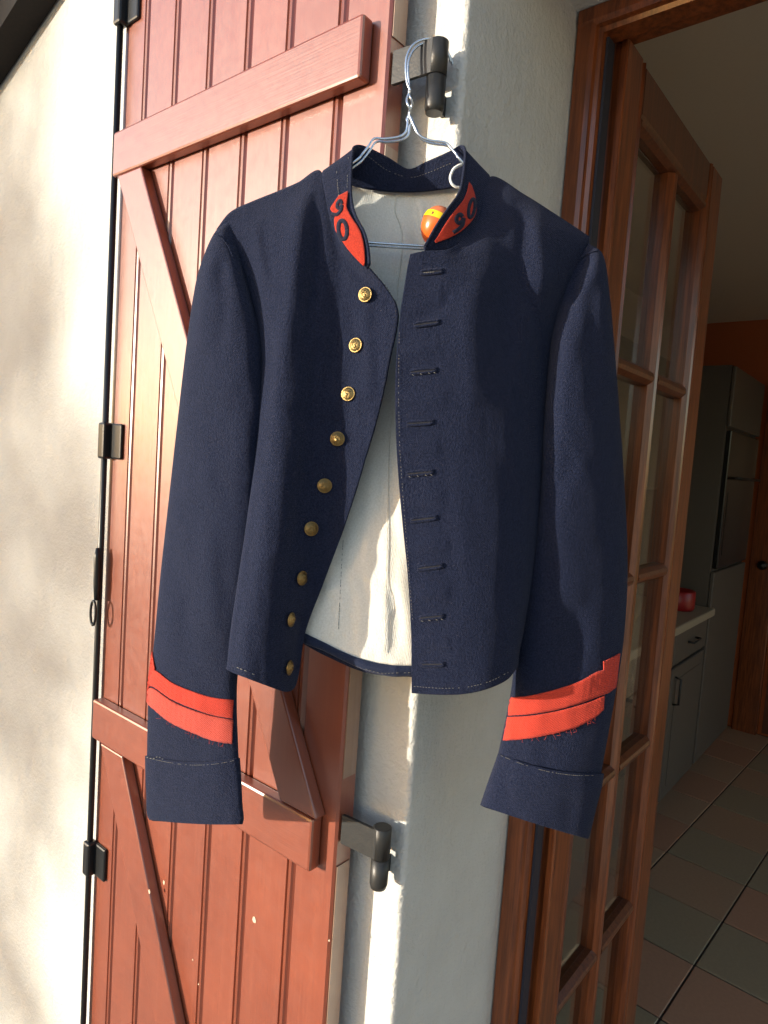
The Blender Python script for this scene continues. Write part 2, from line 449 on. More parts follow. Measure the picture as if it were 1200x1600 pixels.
# ------------------------------------------------------------------ shutter
XR, XL = -0.0726, -0.6512                       # hinge edge, free edge
YF, YB = -0.047, -0.018                        # front, back
sh = thing('shutter', (-0.37, -0.03, 0.06), 'red brown painted plank shutter folded back against the stucco wall', 'shutter')
SZ0, SZ1 = 0.06, 2.24
edges = [XL, -0.578, -0.4935, -0.407, -0.3205, -0.2365, -0.1431, XR]
for a, b in zip(edges[:-1], edges[1:]):
    # tongue and groove board: flat face, a bead and a V joint on its right side
    g1 = 0.0009
    last = b == XR
    if last:
        prof = [(a+g1, YB), (a+g1, YF+0.006), (a+0.004, YF), (b-0.003, YF), (b, YF+0.003), (b, YB)]
    else:
        prof = [(a+g1, YB), (a+g1, YF+0.0055), (a+0.0035, YF), (b-0.0135, YF), (b-0.0125, YF+0.0035), (b-0.0112, YF+0.0015),
                (b-0.0085, YF-0.0002), (b-0.0055, YF+0.0008), (b-0.0035, YF+0.0035), (b-g1, YF+0.0060), (b-g1, YB)]
        if a == XL: prof[0] = (a, YB); prof[1] = (a, YF+0.004)
    prism_z('plank', prof, SZ0, SZ1, M['paint'], sh)
# tan strip down the hinge-side edge, set 1 mm proud, broken by the hinge plates
for z0, z1 in ((1.9794, SZ1-0.01), (1.1046, 1.8608), (SZ0+0.01, 0.9909)):
    box('edge_strip', XR+0.0002, XR+0.0015, YF+0.004, YB-0.002, z0, z1, M['edge'], sh)
YR0 = YF-0.0195
def rail(z0, z1):
    return box('rail', -0.6403, -0.0971, YR0, YF-0.0004, z0, z1, M['paint_x'], sh, 0.0035, 2)
rail(1.932, 2.0022); rail(0.981, 1.0502)
def slab(pts, name='diagonal_brace'):
    return prism_y(name, pts, YR0+0.0012, YF-0.0002, M['paint'], sh, 0.0025)
slab([(-0.6255, 1.9312), (-0.5553, 1.9312), (-0.0916, 1.0517), (-0.1589, 1.0517)])
slab([(-0.6116, 0.9802), (-0.5414, 0.9802), (-0.0916, 0.0905), (-0.1589, 0.0905)])
box('rail', -0.6403, -0.0971, YR0, YF-0.0004, 0.062, 0.09, M['paint_x'], sh, 0.003, 2)
# chips in the paint
for k, (px, py, r, y) in enumerate(((397, 1437, 4.0, YF), (256, 1379, 2.6, YF), (233, 1393, 2.4, YR0), (310, 1538, 1.2, YF), (301, 1500, 1.2, YF), (514, 1470, 1.3, YF))):
    d = (px-600)/F*RT-(py-800)/F*UP+FW; t = (y+0.0002-0.0008-CAM[1])/d[1]; c = CAM+d*t
    rr = r/F*(t)
    n_ = 9; rg = random.Random(k)
    v = [(c[0]+rr*rg.uniform(.6, 1.15)*math.cos(a), c[1], c[2]+rr*1.5*rg.uniform(.6, 1.15)*math.sin(a)) for a in np.linspace(0, 2*math.pi, n_, endpoint=False)]
    vb = [(a[0], a[1]+0.0012, a[2]) for a in v]
    o = mesh('paint_chip', v+vb, [tuple(range(n_))]+[(i, n_+i, n_+(i+1) % n_, (i+1) % n_) for i in range(n_)], M['chip'], sh); fix_normals(o.data)
# espagnolette rod with its guides, lever and ring
BX, BY = -0.6497, -0.0565
tube('locking_rod', [(BX, BY, 0.1), (BX, BY, 1.0), (BX, BY, 2.235)], 0.0052, M['iron'], sh, 12)
for z in (1.500, 0.7537, 2.2068):
    gd = box('rod_guide', XL+0.004, -0.6047, YF-0.0065, YF-0.0003, z-0.030, z+0.030, M['iron'], sh, 0.003, 2)
    bm = bmesh.new(); bm_box(bm, BX-0.0085, BX+0.012, YF-0.019, YF-0.0002, z-0.031, z+0.031, 0.004, 2)
    from_bm('guide_sleeve', bm, M['iron'], gd)
lv = tube('lever', [(BX+0.006, BY-0.007, 1.225), (BX+0.006, BY-0.008, 1.25), (BX+0.006, BY-0.009, 1.30), (BX+0.006, BY-0.009, 1.316)], [0.005, 0.006, 0.006, 0.003], M['iron'], sh, 8)
rg_pts = [(BX+0.008+0.0085*math.cos(a), BY-0.014, 1.203+0.021*math.sin(a)) for a in np.linspace(0, 2*math.pi, 20, endpoint=False)]
tube('catch_ring', rg_pts, 0.0024, M['iron'], lv, 6, True)
# hinges
def hinge(zt, up):
    x, y = -0.018, -0.026
    V, Fc = merge_data([tube_data([(x, y, zt-0.001), (x, y, zt-0.002), (x, y, zt-0.039)], [0.010, 0.0115, 0.0115], 18)])
    h = mesh('hinge', V, Fc, M['iron_grey'], sh, True)
    prism_z('hinge_plate', [(XR+0.002, YF+0.006), (x-0.004, y-0.0115), (x, y-0.0117), (x, y-0.0075), (x-0.004, y-0.0070), (XR+0.002, YF+0.0105)], zt-0.0385, zt-0.002, M['iron_grey'], h)
    tube('hinge_pin', [(x, y, zt-0.040), (x, y, zt-0.072), (x, y, zt-0.078)], [0.0112, 0.0112, 0.0095], M['iron_grey'], h, 16)
    prism_z('wall_plate', [(x-0.008, y+0.006), (x-0.003, y+0.006), (x-0.003, 0.002), (x-0.008, 0.002)], zt-0.070, zt-0.048, M['iron_grey'], h)
hinge(1.966, 1); hinge(1.060, -1)

# ------------------------------------------------------------------ door frame and glazed door leaf
fr = thing('door_frame', (0.6, 0.3, 0), 'varnished brown wooden door frame set back in the stucco reveal', 'door frame')
def jamb(x0, s, nm):
    p = [(0.000, REV), (0.001, REV-0.002), (0.022, REV-0.004), (0.028, REV-0.001), (0.030, REV+0.005), (0.036, REV+0.007), (0.038, REV+0.013), (0.040, REV+0.036), (0.024, REV+0.036), (0.024, INN), (0.000, INN)]
    pts = [(x0+s*a, b) for a, b in p]
    return prism_z(nm, pts, -0.02, OPH-0.002, M['wood'], fr)
jamb(0.0015, 1, 'jamb'); jamb(OPW-0.0015, -1, 'jamb')
hp = [(REV-0.003, OPH-0.001), (REV-0.005, OPH-0.020), (REV-0.001, OPH-0.026), (REV+0.006, OPH-0.028), (REV+0.008, OPH-0.034), (REV+0.036, OPH-0.036), (REV+0.036, OPH-0.022), (INN, OPH-0.022), (INN, OPH-0.001)]
prism_x('head_rail', hp, 0.0035, OPW-0.0035, M['wood'], fr)
box('gap_strip', 0.0405, 0.0445, REV+0.012, REV+0.034, 0.0, OPH-0.04, M['gap_dark'], fr)  # dark strip filling the gap between jamb and door leaf
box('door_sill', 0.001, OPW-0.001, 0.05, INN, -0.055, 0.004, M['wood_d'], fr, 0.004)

lf = thing('glazed_door', (0.04, 0.6, 0), 'varnished wooden glazed door leaf with small panes opened inward', 'door')
LX, LB = 0.058, 0.014
LY0, LY1 = 0.317, 0.862
LT = 2.117
def stile(y0, y1, nm, inner):
    # stepped, rebated profile in the xy plane; inner = +1 when the glass lies towards +y
    if inner > 0:
        p = [(LB, y0+0.006), (LB+0.010, y0+0.006), (LB+0.010, y0), (LB+0.024, y0), (LB+0.024, y0+0.005), (LB+0.034, y0+0.005), (LB+0.034, y0), (LX-0.002, y0), (LX, y0+0.003),
             (LX, y1-0.022), (LX-0.003, y1-0.019), (LX-0.003, y1-0.014), (LX+0.001, y1-0.011), (LX-0.001, y1-0.005), (LX-0.010, y1), (LB+0.012, y1), (LB, y1-0.006)]
    else:
        p = [(LB, y0+0.006), (LB+0.012, y0), (LX-0.010, y0), (LX-0.001, y0+0.005), (LX+0.001, y0+0.011), (LX-0.003, y0+0.014), (LX-0.003, y0+0.019), (LX, y0+0.022), (LX, y1-0.003), (LX-0.003, y1), (LB, y1)]
    return prism_z(nm, p, 0.012, LT, M['wood'], lf)
stile(LY0, 0.398, 'stile', 1); stile(0.770, LY1, 'stile', -1)
def rail_leaf(z0, z1, top):
    p = [(LB, z0+0.006), (LB+0.012, z0), (LX-0.012, z0), (LX-0.002, z0+0.006), (LX-0.001, z0+0.012), (LX-0.004, z0+0.016), (LX-0.002, z0+0.022), (LX-0.002, z1), (LB, z1)]
    if not top: p = [(x, z1+z0-z) for x, z in p]
    v = [(x, 0.3985, z) for x, z in p]+[(x, 0.7695, z) for x, z in p]; n = len(p)
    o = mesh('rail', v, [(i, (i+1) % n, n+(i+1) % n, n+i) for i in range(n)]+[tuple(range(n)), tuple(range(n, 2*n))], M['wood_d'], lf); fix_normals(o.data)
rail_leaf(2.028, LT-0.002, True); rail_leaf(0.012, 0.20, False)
mp_ = [(LB+0.006, -0.016), (LX-0.012, -0.016), (LX-0.003, -0.008), (LX-0.001, 0.0), (LX-0.003, 0.008), (LX-0.012, 0.016), (LB+0.006, 0.016)]
yc = 0.584
prism_z('glazing_bar', [(x, yc+q) for x, q in mp_], 0.2005, 2.0275, M['wood'], lf)
bars_z = [1.677, 1.316, 0.955, 0.594]
for z in bars_z:
    for y0, y1 in ((0.3985, yc-0.0125), (yc+0.0125, 0.7695)):
        v = [(x-0.001, y0, z+q*0.85) for x, q in mp_]+[(x-0.001, y1, z+q*0.85) for x, q in mp_]; n = len(mp_)
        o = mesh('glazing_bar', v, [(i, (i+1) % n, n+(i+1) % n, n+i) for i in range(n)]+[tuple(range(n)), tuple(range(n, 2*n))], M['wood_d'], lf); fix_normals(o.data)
zs = [2.029]+bars_z+[0.199]
for z1, z0 in zip(zs[:-1], zs[1:]):
    for y0, y1 in ((0.392, yc-0.004), (yc+0.004, 0.776)):
        box('pane', 0.030, 0.034, y0, y1, z0+0.003, z1-0.003, M['glass'], lf)
# knuckles between leaf and frame
for z in (1.98, 1.05, 0.3):
    tube('hinge_knuckle', [(0.020, 0.312, z), (0.020, 0.312, z+0.04), (0.020, 0.312, z+0.08)], 0.006, M['iron_grey'], lf, 10)

# ------------------------------------------------------------------ kitchen furniture, dim in the background
KX = -0.32
bc = thing('kitchen_counter', (-0.6, 1.9, 0), 'low grey kitchen counter with pale worktop in the dim room', 'counter')
box('carcass', RX0+0.01, KX-0.02, 0.75, 2.84, 0.10, 0.865, M['unit'], bc)
box('plinth', RX0+0.01, KX-0.07, 0.75, 2.84, 0.0, 0.099, M['black'], bc)
for i in range(4):
    y0 = 0.76+i*0.52
    dr = box('cabinet_door', KX-0.019, KX, y0, y0+0.505, 0.115, 0.70, M['unit'], bc, 0.004)
    box('recessed_panel', KX+0.0005, KX+0.003, y0+0.06, y0+0.445, 0.17, 0.645, M['unit'], dr, 0.001)
    df = box('drawer_front', KX-0.019, KX, y0, y0+0.505, 0.715, 0.855, M['unit'], bc, 0.004)
    tube('handle', [(KX+0.001, y0+0.19, 0.79), (KX+0.025, y0+0.195, 0.79), (KX+0.025, y0+0.31, 0.79), (KX+0.001, y0+0.315, 0.79)], 0.005, M['iron_grey'], df)
    tube('handle', [(KX+0.001, y0+0.045, 0.66), (KX+0.025, y0+0.045, 0.655), (KX+0.025, y0+0.045, 0.545), (KX+0.001, y0+0.045, 0.54)], 0.005, M['iron_grey'], dr)
box('worktop', RX0+0.01, KX+0.025, 0.74, 2.845, 0.866, 0.902, M['worktop'], bc, 0.004)
po = mesh('red_pot', *lathe([(0.001, 0.0), (0.07, 0.0), (0.075, 0.01), (0.075, 0.085), (0.07, 0.09), (0.066, 0.088), (0.066, 0.02), (0.001, 0.016)], 20), M['redpot'], None, True)
po.location = (-0.42, 2.66, 0.903); tag(po, 'small red pot on the dim kitchen worktop', 'pot')
tu = thing('oven_cabinet', (-0.6, 3.2, 0), 'tall grey kitchen cabinet with a built in black oven', 'cabinet')
box('carcass', RX0+0.01, KX-0.02, 2.86, 3.56, 0.10, 2.06, M['unit'], tu)
box('plinth', RX0+0.01, KX-0.07, 2.86, 3.56, 0.0, 0.099, M['black'], tu)
box('cabinet_door', KX-0.019, KX, 2.865, 3.555, 0.115, 1.07, M['unit'], tu, 0.004)
box('cabinet_door', KX-0.019, KX, 2.865, 3.555, 1.77, 2.055, M['unit'], tu, 0.004)
ovn = box('oven', KX-0.0195, KX+0.004, 2.885, 3.535, 1.085, 1.755, M['black'], tu, 0.004)
box('oven_window', KX+0.0045, KX+0.006, 2.94, 3.48, 1.15, 1.46, M['black'], ovn)
tube('oven_handle', [(KX+0.035, 2.94, 1.53), (KX+0.035, 3.2, 1.53), (KX+0.035, 3.48, 1.53)], 0.007, M['iron_grey'], ovn)
wu = thing('wall_cabinet', (-0.7, 2.2, 1.45), 'grey wall cabinet hung above the kitchen counter', 'cabinet')
box('carcass', RX0+0.01, -0.57, 1.30, 2.84, 1.45, 2.055, M['unit'], wu)
for i in range(3):
    box('cabinet_door', -0.569, -0.55, 1.305+i*0.513, 1.305+i*0.513+0.505, 1.455, 2.05, M['unit'], wu, 0.004)
idr = thing('inner_door', (-0.05, 3.92, 0), 'orange brown inner door with round knob at the back of the room', 'door')
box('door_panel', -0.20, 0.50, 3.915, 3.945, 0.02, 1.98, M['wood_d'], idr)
box('stile', -0.36, -0.225, 3.89, 3.948, 0.002, 2.02, M['wood'], idr, 0.003)
box('stile', 0.50, 0.62, 3.89, 3.948, 0.002, 2.02, M['wood'], idr, 0.003)
box('head_rail', -0.36, 0.62, 3.892, 3.949, 2.021, 2.12, M['wood'], idr, 0.003)
V, Fc = lathe([(0.001, 0.0), (0.022, 0.0), (0.024, 0.006), (0.012, 0.012), (0.012, 0.03), (0.026, 0.04), (0.027, 0.052), (0.015, 0.062), (0.001, 0.064)], 16)
kb = mesh('knob', [(-0.285+x, 3.889-z, 1.035+y) for x, y, z in V], Fc, M['iron'], idr, True); fix_normals(kb.data)

# ------------------------------------------------------------------ the jacket
jk = thing('jacket', tuple(W(620, 1090, 0.70)), 'short navy wool tunic with red cuff bands and brass buttons on a wire hanger', 'jacket')

def rumple(A, amp=0.0012, sx=0.02, sy=0.006, seed=0.0):
    B = A.copy()
    for i in range(A.shape[0]):
        for j in range(A.shape[1]):
            px, py, d = A[i, j]
            B[i, j, 2] += amp*(noise.noise((px*sx, py*sy, seed))+0.5*noise.noise((px*sx*2.3, py*sy*2.6, seed+7)))
    return B

def DD(A, k=0.88, far=0.736):
    B = A.copy(); d = B[..., 2]; B[..., 2] = np.where(d < far, far-(far-d)*k, d); return B

def grid_mesh(name, A, mat, parent, thick=0.0022, closed=False, outward=True):
    nv, nu = A.shape[:2]
    V = [W(*A[i, j]) for i in range(nv) for j in range(nu)]
    Fc = []
    for i in range(nv-1):
        for j in range(nu if closed else nu-1):
            k = (j+1) % nu
            Fc.append((i*nu+j, (i+1)*nu+j, (i+1)*nu+k, i*nu+k))
    o = mesh(name, V, Fc, mat, parent, True)
    if thick:
        s = o.modifiers.new('cloth_thickness', 'SOLIDIFY'); s.thickness = thick; s.offset = -1.0 if outward else 1.0
    return o

def folds(A, lines):
    B = A.copy()
    for pts, amp, wd in lines:
        q = crv(pts, 40)
        d2 = ((B[..., None, 0]-q[:, 0])**2+(B[..., None, 1]-q[:, 1])**2)
        k = d2.argmin(-1); dm = np.sqrt(d2.min(-1)); t = k/39.0
        fade = np.clip(np.minimum(t, 1-t)*5, 0, 1)**0.7
        B[..., 2] += amp*np.exp(-(dm/wd)**2)*fade
    return B

class Surf:
    """look up depth and facing of a dense (px, py, depth) sheet"""
    def __init__(s, A):
        s.A = A; s.P = A.reshape(-1, 3)
        Wd = np.array([[W(*A[i, j]) for j in range(A.shape[1])] for i in range(A.shape[0])])
        du = np.gradient(Wd, axis=1); dv = np.gradient(Wd, axis=0)
        n = np.cross(du, dv); n /= np.linalg.norm(n, axis=2, keepdims=True)+1e-12
        n *= np.where((n@FW) > 0, -1, 1)[..., None]
        s.Nn = n.reshape(-1, 3)
    def at(s, px, py):
        d2 = (s.P[:, 0]-px)**2+(s.P[:, 1]-py)**2
        k = np.argpartition(d2, 4)[:4]; w_ = 1/(d2[k]+0.3); w_ /= w_.sum()
        n = (s.Nn[k]*w_[:, None]).sum(0)
        return float((s.P[k, 2]*w_).sum()), n/np.linalg.norm(n)

def strip(name, ca, cb, surf, mat, parent, n=60, m=8, lift=0.0014, thick=0.0012, fray=0.0):
    a = crv(ca, n); b = crv(cb, n)
    if fray:
        rg = random.Random(len(name)+int(ca[0][0]))
        for i in range(n):
            b[i, 1] += rg.uniform(-fray, fray)*1.4; a[i, 1] += rg.uniform(-fray, fray)*0.6
    V = []
    for i in range(n):
        for j in range(m):
            t = j/(m-1); p = a[i]*(1-t)+b[i]*t
            d, nn = surf.at(p[0], p[1]); V.append(W(p[0], p[1], d)+nn*lift)
    Fc = [(i*m+j, i*m+j+1, (i+1)*m+j+1, (i+1)*m+j) for i in range(n-1) for j in range(m-1)]
    o = mesh(name, V, Fc, mat, parent, True)
    s = o.modifiers.new('cloth_thickness', 'SOLIDIFY'); s.thickness = thick; s.offset = 0
    return o

# --- left front (button side): columns run from the side seam to the front edge
LP = [
 [(338,358,.738),(360,331,.737),(395,314,.736),(430,300,.735),(465,285,.734),(501,267,.732),(514,330,.708),(535,380,.688),(574,420,.670)],
 [(362,400,.738),(385,385,.722),(408,370,.712),(436,360,.704),(466,350,.698),(500,348,.700),(522,378,.697),(549,410,.686),(584,429,.668)],
 [(374,440,.738),(396,432,.716),(415,430,.702),(440,428,.690),(470,425,.684),(502,428,.693),(531,436,.695),(566,446,.684),(606,455,.667)],
 [(384,500,.740),(404,492,.712),(420,492,.694),(440,490,.681),(468,490,.677),(500,490,.690),(533,490,.696),(572,490,.686),(622,492,.667)],
 [(392,565,.742),(408,560,.708),(421,560,.690),(438,560,.676),(464,560,.674),(496,560,.690),(530,560,.698),(566,560,.689),(609,562,.670)],
 [(396,640,.744),(404,640,.704),(416,640,.686),(433,640,.672),(460,640,.673),(490,640,.690),(522,640,.699),(556,640,.694),(593,640,.679)],
 [(396,730,.745),(396,730,.702),(408,730,.681),(426,730,.668),(452,730,.670),(480,730,.688),(508,730,.698),(538,730,.698),(567,730,.689)],
 [(388,825,.745),(384,825,.699),(397,825,.678),(416,825,.665),(442,825,.668),(466,825,.685),(490,825,.696),(514,825,.700),(537,825,.697)],
 [(378,910,.745),(371,910,.697),(384,910,.675),(404,910,.663),(430,910,.666),(453,910,.681),(472,910,.694),(489,910,.703),(506,910,.706)],
 [(372,985,.745),(360,985,.696),(373,985,.673),(393,985,.661),(420,985,.664),(441,985,.678),(456,985,.693),(467,985,.706),(478,985,.713)],
 [(370,1035,.745),(355,1035,.695),(368,1042,.672),(388,1050,.660),(412,1058,.663),(434,1062,.676),(449,1064,.692),(460,1058,.706),(468,1048,.714)],
 [(368,1040,.745),(353,1044,.695),(366,1052,.672),(386,1060,.660),(410,1069,.663),(432,1077,.676),(447,1081,.692),(457,1078,.705),(463,1070,.713)],
]
LA = rumple(DD(net(LP, 130, 190), 0.70), 0.0022, 0.022, 0.005, 1.0)
LA = rumple(LA, 0.0003, 0.07, 0.03, 4.0)
LA = folds(LA, [([(408,345),(416,390),(424,440)], 0.0020, 9), ([(398,345),(404,385),(418,450)], -0.002, 10), ([(492,300),(496,360),(490,440),(478,540)], 0.0045, 12), ([(476,292),(464,360),(452,460),(440,600)], -0.0045, 14),
                ([(515,330),(528,390),(560,430),(600,470)], 0.0015, 8), ([(430,620),(500,660),(560,650)], 0.0018, 14), ([(400,880),(440,860),(480,870)], -0.0014, 14), ([(560,470),(575,560),(560,650)], -0.002, 14)])
SLP = Surf(LA)
fpl = grid_mesh('front_panel', LA, M['wool'], jk); fpl['label'] = 'navy front panel with a row of nine brass buttons'

# --- right front (buttonhole side): columns run from the front edge to the side seam
RP = [
 [(641,397,.668),(664,392,.666),(702,389,.672),(728,368,.690),(749,335,.705),(766,276,.731),(820,304,.734),(875,339,.736),(922,370,.738)],
 [(637,415,.669),(664,414,.666),(700,412,.668),(735,398,.677),(765,378,.688),(795,355,.702),(832,350,.710),(872,366,.716),(918,385,.737)],
 [(633,440,.670),(664,440,.667),(698,440,.665),(735,436,.669),(770,430,.677),(800,425,.690),(832,425,.693),(862,430,.702),(900,432,.737)],
 [(624,500,.671),(656,500,.668),(692,500,.665),(728,500,.666),(762,500,.672),(792,500,.684),(820,500,.689),(846,500,.702),(878,500,.737)],
 [(618,580,.671),(650,580,.668),(686,580,.665),(722,580,.665),(756,580,.669),(786,580,.678),(812,580,.688),(836,580,.704),(868,580,.738)],
 [(618,660,.672),(650,660,.668),(686,660,.665),(722,660,.664),(756,660,.667),(786,660,.675),(812,660,.686),(834,660,.704),(866,660,.738)],
 [(622,740,.673),(652,740,.669),(686,740,.665),(722,740,.663),(756,740,.665),(786,740,.672),(812,740,.683),(834,740,.702),(862,740,.738)],
 [(629,820,.673),(658,820,.669),(690,820,.665),(724,820,.662),(756,820,.664),(784,820,.670),(808,820,.680),(830,820,.699),(856,820,.738)],
 [(637,900,.674),(663,900,.669),(693,900,.665),(724,900,.662),(754,900,.662),(782,900,.668),(804,900,.677),(824,900,.696),(842,900,.738)],
 [(642,980,.675),(667,980,.670),(694,980,.665),(723,980,.661),(752,980,.661),(778,980,.666),(799,980,.675),(814,980,.694),(824,980,.738)],
 [(643,1040,.676),(667,1041,.671),(694,1043,.666),(723,1042,.661),(751,1039,.660),(776,1034,.665),(796,1028,.674),(808,1022,.692),(814,1018,.738)],
 [(643,1083,.676),(667,1085,.671),(694,1086,.666),(722,1085,.661),(750,1080,.660),(774,1072,.664),(794,1061,.673),(806,1046,.690),(812,1036,.738)],
]
RA = rumple(DD(net(RP, 130, 190), 0.85), 0.0020, 0.014, 0.004, 5.0)
RA = rumple(RA, 0.0002, 0.07, 0.03, 8.0)
RA = folds(RA, [([(800,310),(818,360),(815,430),(840,520),(850,600)], 0.0045, 13), ([(770,330),(786,400),(790,480),(800,600)], 0.0025, 20), ([(835,330),(845,400),(850,460)], -0.003, 12), ([(745,420),(735,520),(740,640)], -0.003, 20),
                ([(700,450),(690,480),(640,500)], 0.0016, 9), ([(690,540),(670,545),(625,550)], -0.0014, 12), ([(700,622),(670,622),(620,622)], -0.0014, 12), ([(690,700),(665,702),(622,702)], -0.0014, 12),
                ([(700,776),(670,778),(628,778)], -0.0014, 12), ([(705,850),(680,852),(636,852)], -0.0014, 12), ([(705,925),(680,927),(642,927)], -0.0014, 12), ([(705,1002),(685,1004),(643,1004)], -0.0014, 12), ([(790,700),(800,820),(790,960)], 0.0022, 14)])
SRP = Surf(RA)
fpr = grid_mesh('front_panel', RA, M['wool'], jk, outward=True); fpr['label'] = 'navy front panel with nine empty buttonholes'

# --- back: outer cloth and cream lining
BP = [
 [(342,366,.742),(422,314,.743),(502,284,.747),(540,283,.761),(600,291,.767),(655,291,.767),(728,284,.761),(764,291,.747),(848,336,.743),(918,380,.742)],
 [(366,420,.744),(430,400,.752),(500,385,.757),(550,385,.760),(605,385,.762),(660,385,.762),(720,385,.758),(775,390,.756),(840,400,.752),(905,420,.744)],
 [(388,540,.746),(440,540,.757),(500,540,.760),(550,540,.760),(600,540,.757),(655,540,.757),(715,540,.756),(770,540,.756),(825,540,.754),(872,540,.746)],
 [(396,700,.748),(445,700,.757),(495,700,.756),(545,700,.744),(595,700,.734),(650,700,.728),(710,700,.734),(765,700,.752),(820,700,.754),(864,700,.746)],
 [(386,840,.748),(430,840,.755),(480,840,.745),(530,840,.733),(585,840,.723),(645,840,.718),(705,840,.728),(755,840,.748),(805,840,.752),(852,840,.746)],
 [(374,940,.748),(410,940,.754),(455,940,.742),(510,945,.729),(575,950,.719),(645,955,.716),(705,955,.727),(750,955,.746),(795,950,.750),(832,940,.746)],
 [(370,968,.748),(405,970,.752),(448,976,.740),(505,1006,.727),(572,1034,.718),(645,1041,.716),(705,1042,.727),(745,1040,.745),(785,1036,.749),(814,1028,.746)],
]
BA = rumple(net(BP, 120, 120), 0.0028, 0.025, 0.004, 9.0)
BA = rumple(BA, 0.0005, 0.06, 0.02, 13.0)
BA = folds(BA, [([(655,310),(662,350),(668,400)], -0.003, 5), ([(640,308),(650,360),(648,420)], 0.0025, 6), ([(628,640),(624,740),(630,860)], -0.002, 8), ([(560,880),(575,950),(570,1020)], 0.0025, 10), ([(505,920),(530,930),(520,1000)], -0.003, 10), ([(600,900),(620,960),(615,1030)], 0.002, 9)])
ln = grid_mesh('lining', BA, M['lining'], jk, 0.001); ln['label'] = 'cream cotton lining inside the back'
BA2 = BA.copy(); BA2[..., 2] += 0.0028
for i in range(BA2.shape[0]):
    BA2[i, :, 1] += 17.0*(i/(BA2.shape[0]-1))**6
grid_mesh('back_panel', BA2, M['wool'], jk)
SLN = Surf(BA)
# rolled navy hem along the bottom of the lining
hm_a = [(448, 974), (476, 989), (505, 1003), (535, 1018), (572, 1032), (610, 1039), (645, 1040), (700, 1041)]
hm_b = [(448, 992), (476, 1006), (505, 1017), (535, 1032), (572, 1048), (610, 1057), (645, 1057), (700, 1058)]
hma = crv(hm_a, 60); hmb = crv(hm_b, 60); V = []
for i in range(60):
    for j in range(7):
        t = j/6; p = hma[i]*(1-t)+hmb[i]*t; d, nn = SLN.at(*hma[i])
        V.append(W(p[0], p[1], d-0.0022-0.0020*math.sin(math.pi*t)+0.0004*noise.noise((p[0]*.15, p[1]*.15, 3))))
o = mesh('hem', V, [(i*7+j, i*7+j+1, (i+1)*7+j+1, (i+1)*7+j) for i in range(59) for j in range(6)], M['wool_in'], jk, True)
o.modifiers.new('cloth_thickness', 'SOLIDIFY').thickness = 0.002

# --- collar
CB = [(573,420,.670),(549,400,.679),(531,375,.689),(517,345,.701),(508,305,.716),(503,270,.731),(518,266,.746),(550,290,.757),(596,299,.761),(640,301,.762),(680,298,.760),(722,290,.756),(752,272,.746),(766,277,.731),(761,318,.716),(751,347,.701),(734,372,.687),(707,392,.675),(664,394,.668)]
CT = [(577,413,.667),(575,388,.669),(569,364,.675),(554,334,.687),(548,300,.704),(550,243,.726),(556,229,.740),(574,232,.750),(606,248,.757),(638,266,.760),(668,254,.757),(704,238,.750),(721,229,.740),(727,240,.726),(722,286,.702),(715,306,.684),(700,327,.672),(684,350,.667),(664,385,.664)]
CMm = [((a[0]+b[0])/2, (a[1]+b[1])/2, (a[2]+b[2])/2-0.0008) for a, b in zip(CB, CT)]
CA = DD(net([CB, CMm, CT], 150, 20), 0.78)
co = grid_mesh('collar', CA, M['wool'], jk, 0.0028)
co['label'] = 'standing collar with red numbered patches'
SCL = Surf(CA[:, :52]); SCR = Surf(CA[:, 104:])
# dark inner facing round the back of the neck
FA = CA[:, 48:104].copy(); FA[..., 2] -= 0.0016
grid_mesh('collar_facing', FA, M['wool_in'], co, 0.0006)
rim = [W(*p) for p in crv([tuple(q[:2])+((q[2] if q[2] > .736 else .736-(.736-q[2])*.78)-0.0006,) for q in CT], 120)]
tube('collar_edge', rim, 0.0016, M['wool'], co, 6)
# red patches and their numerals
pl_ = strip('collar_patch', [(545,301),(544,312),(543,325),(546,333),(553,345),(560,355),(566,368),(570,385),(571.5,402),(571.5,414)],
            [(531,308),(524,318),(518,329),(525,338),(524,347),(526,362),(533,373),(543,388),(556,403),(570,416)], SCL, M['felt'], co, 50, 12, 0.0022, 0.001)
pr_ = strip('collar_patch', [(731,287),(728,300),(722,314),(711,328),(701,341),(692,355),(684,369),(678,378)],
            [(735,292),(740,308),(742,324),(740,338),(732,350),(718,363),(700,373),(680,380)], SCR, M['felt'], co, 50, 12, 0.0022, 0.001)
def stroke(pts, hw, surf, parent, closed=False, lift=0.0032, mat=None, nm='numeral', n=40):
    q = crv(pts+[pts[0]] if closed else pts, n)
    V = []
    for i in range(n):
        a = q[max(i-1, 0)]; b = q[min(i+1, n-1)]
        if closed and i in (0, n-1): a = q[n-2]; b = q[1]
        t = (b-a)/(np.linalg.norm(b-a)+1e-9); pn = np.array([-t[1], t[0]])
        h_ = hw(i/(n-1)) if callable(hw) else hw
        for s_ in (-1, 0, 1):
            p = q[i]+pn*h_*s_; d, nn = surf.at(*p); V.append(W(p[0], p[1], d)+nn*lift)
    Fc = [(i*3+j, i*3+j+1, (i+1)*3+j+1, (i+1)*3+j) for i in range(n-1) for j in range(2)]
    o = mesh(nm, V, Fc, mat or M['numeral'], parent, True)
    o.modifiers.new('cloth_thickness', 'SOLIDIFY').thickness = 0.0008
    return o
def ell(cx, cy, rx, ry, tilt, k=16):
    c, s = math.cos(tilt), math.sin(tilt)
    return [(cx+rx*math.cos(a)*c-ry*math.sin(a)*s, cy+rx*math.cos(a)*s+ry*math.sin(a)*c) for a in np.linspace(0, 2*math.pi, k, endpoint=False)]
stroke(ell(537.5, 361.5, 6.6, 14.5, math.radians(-6)), 3.0, SCL, co, True)
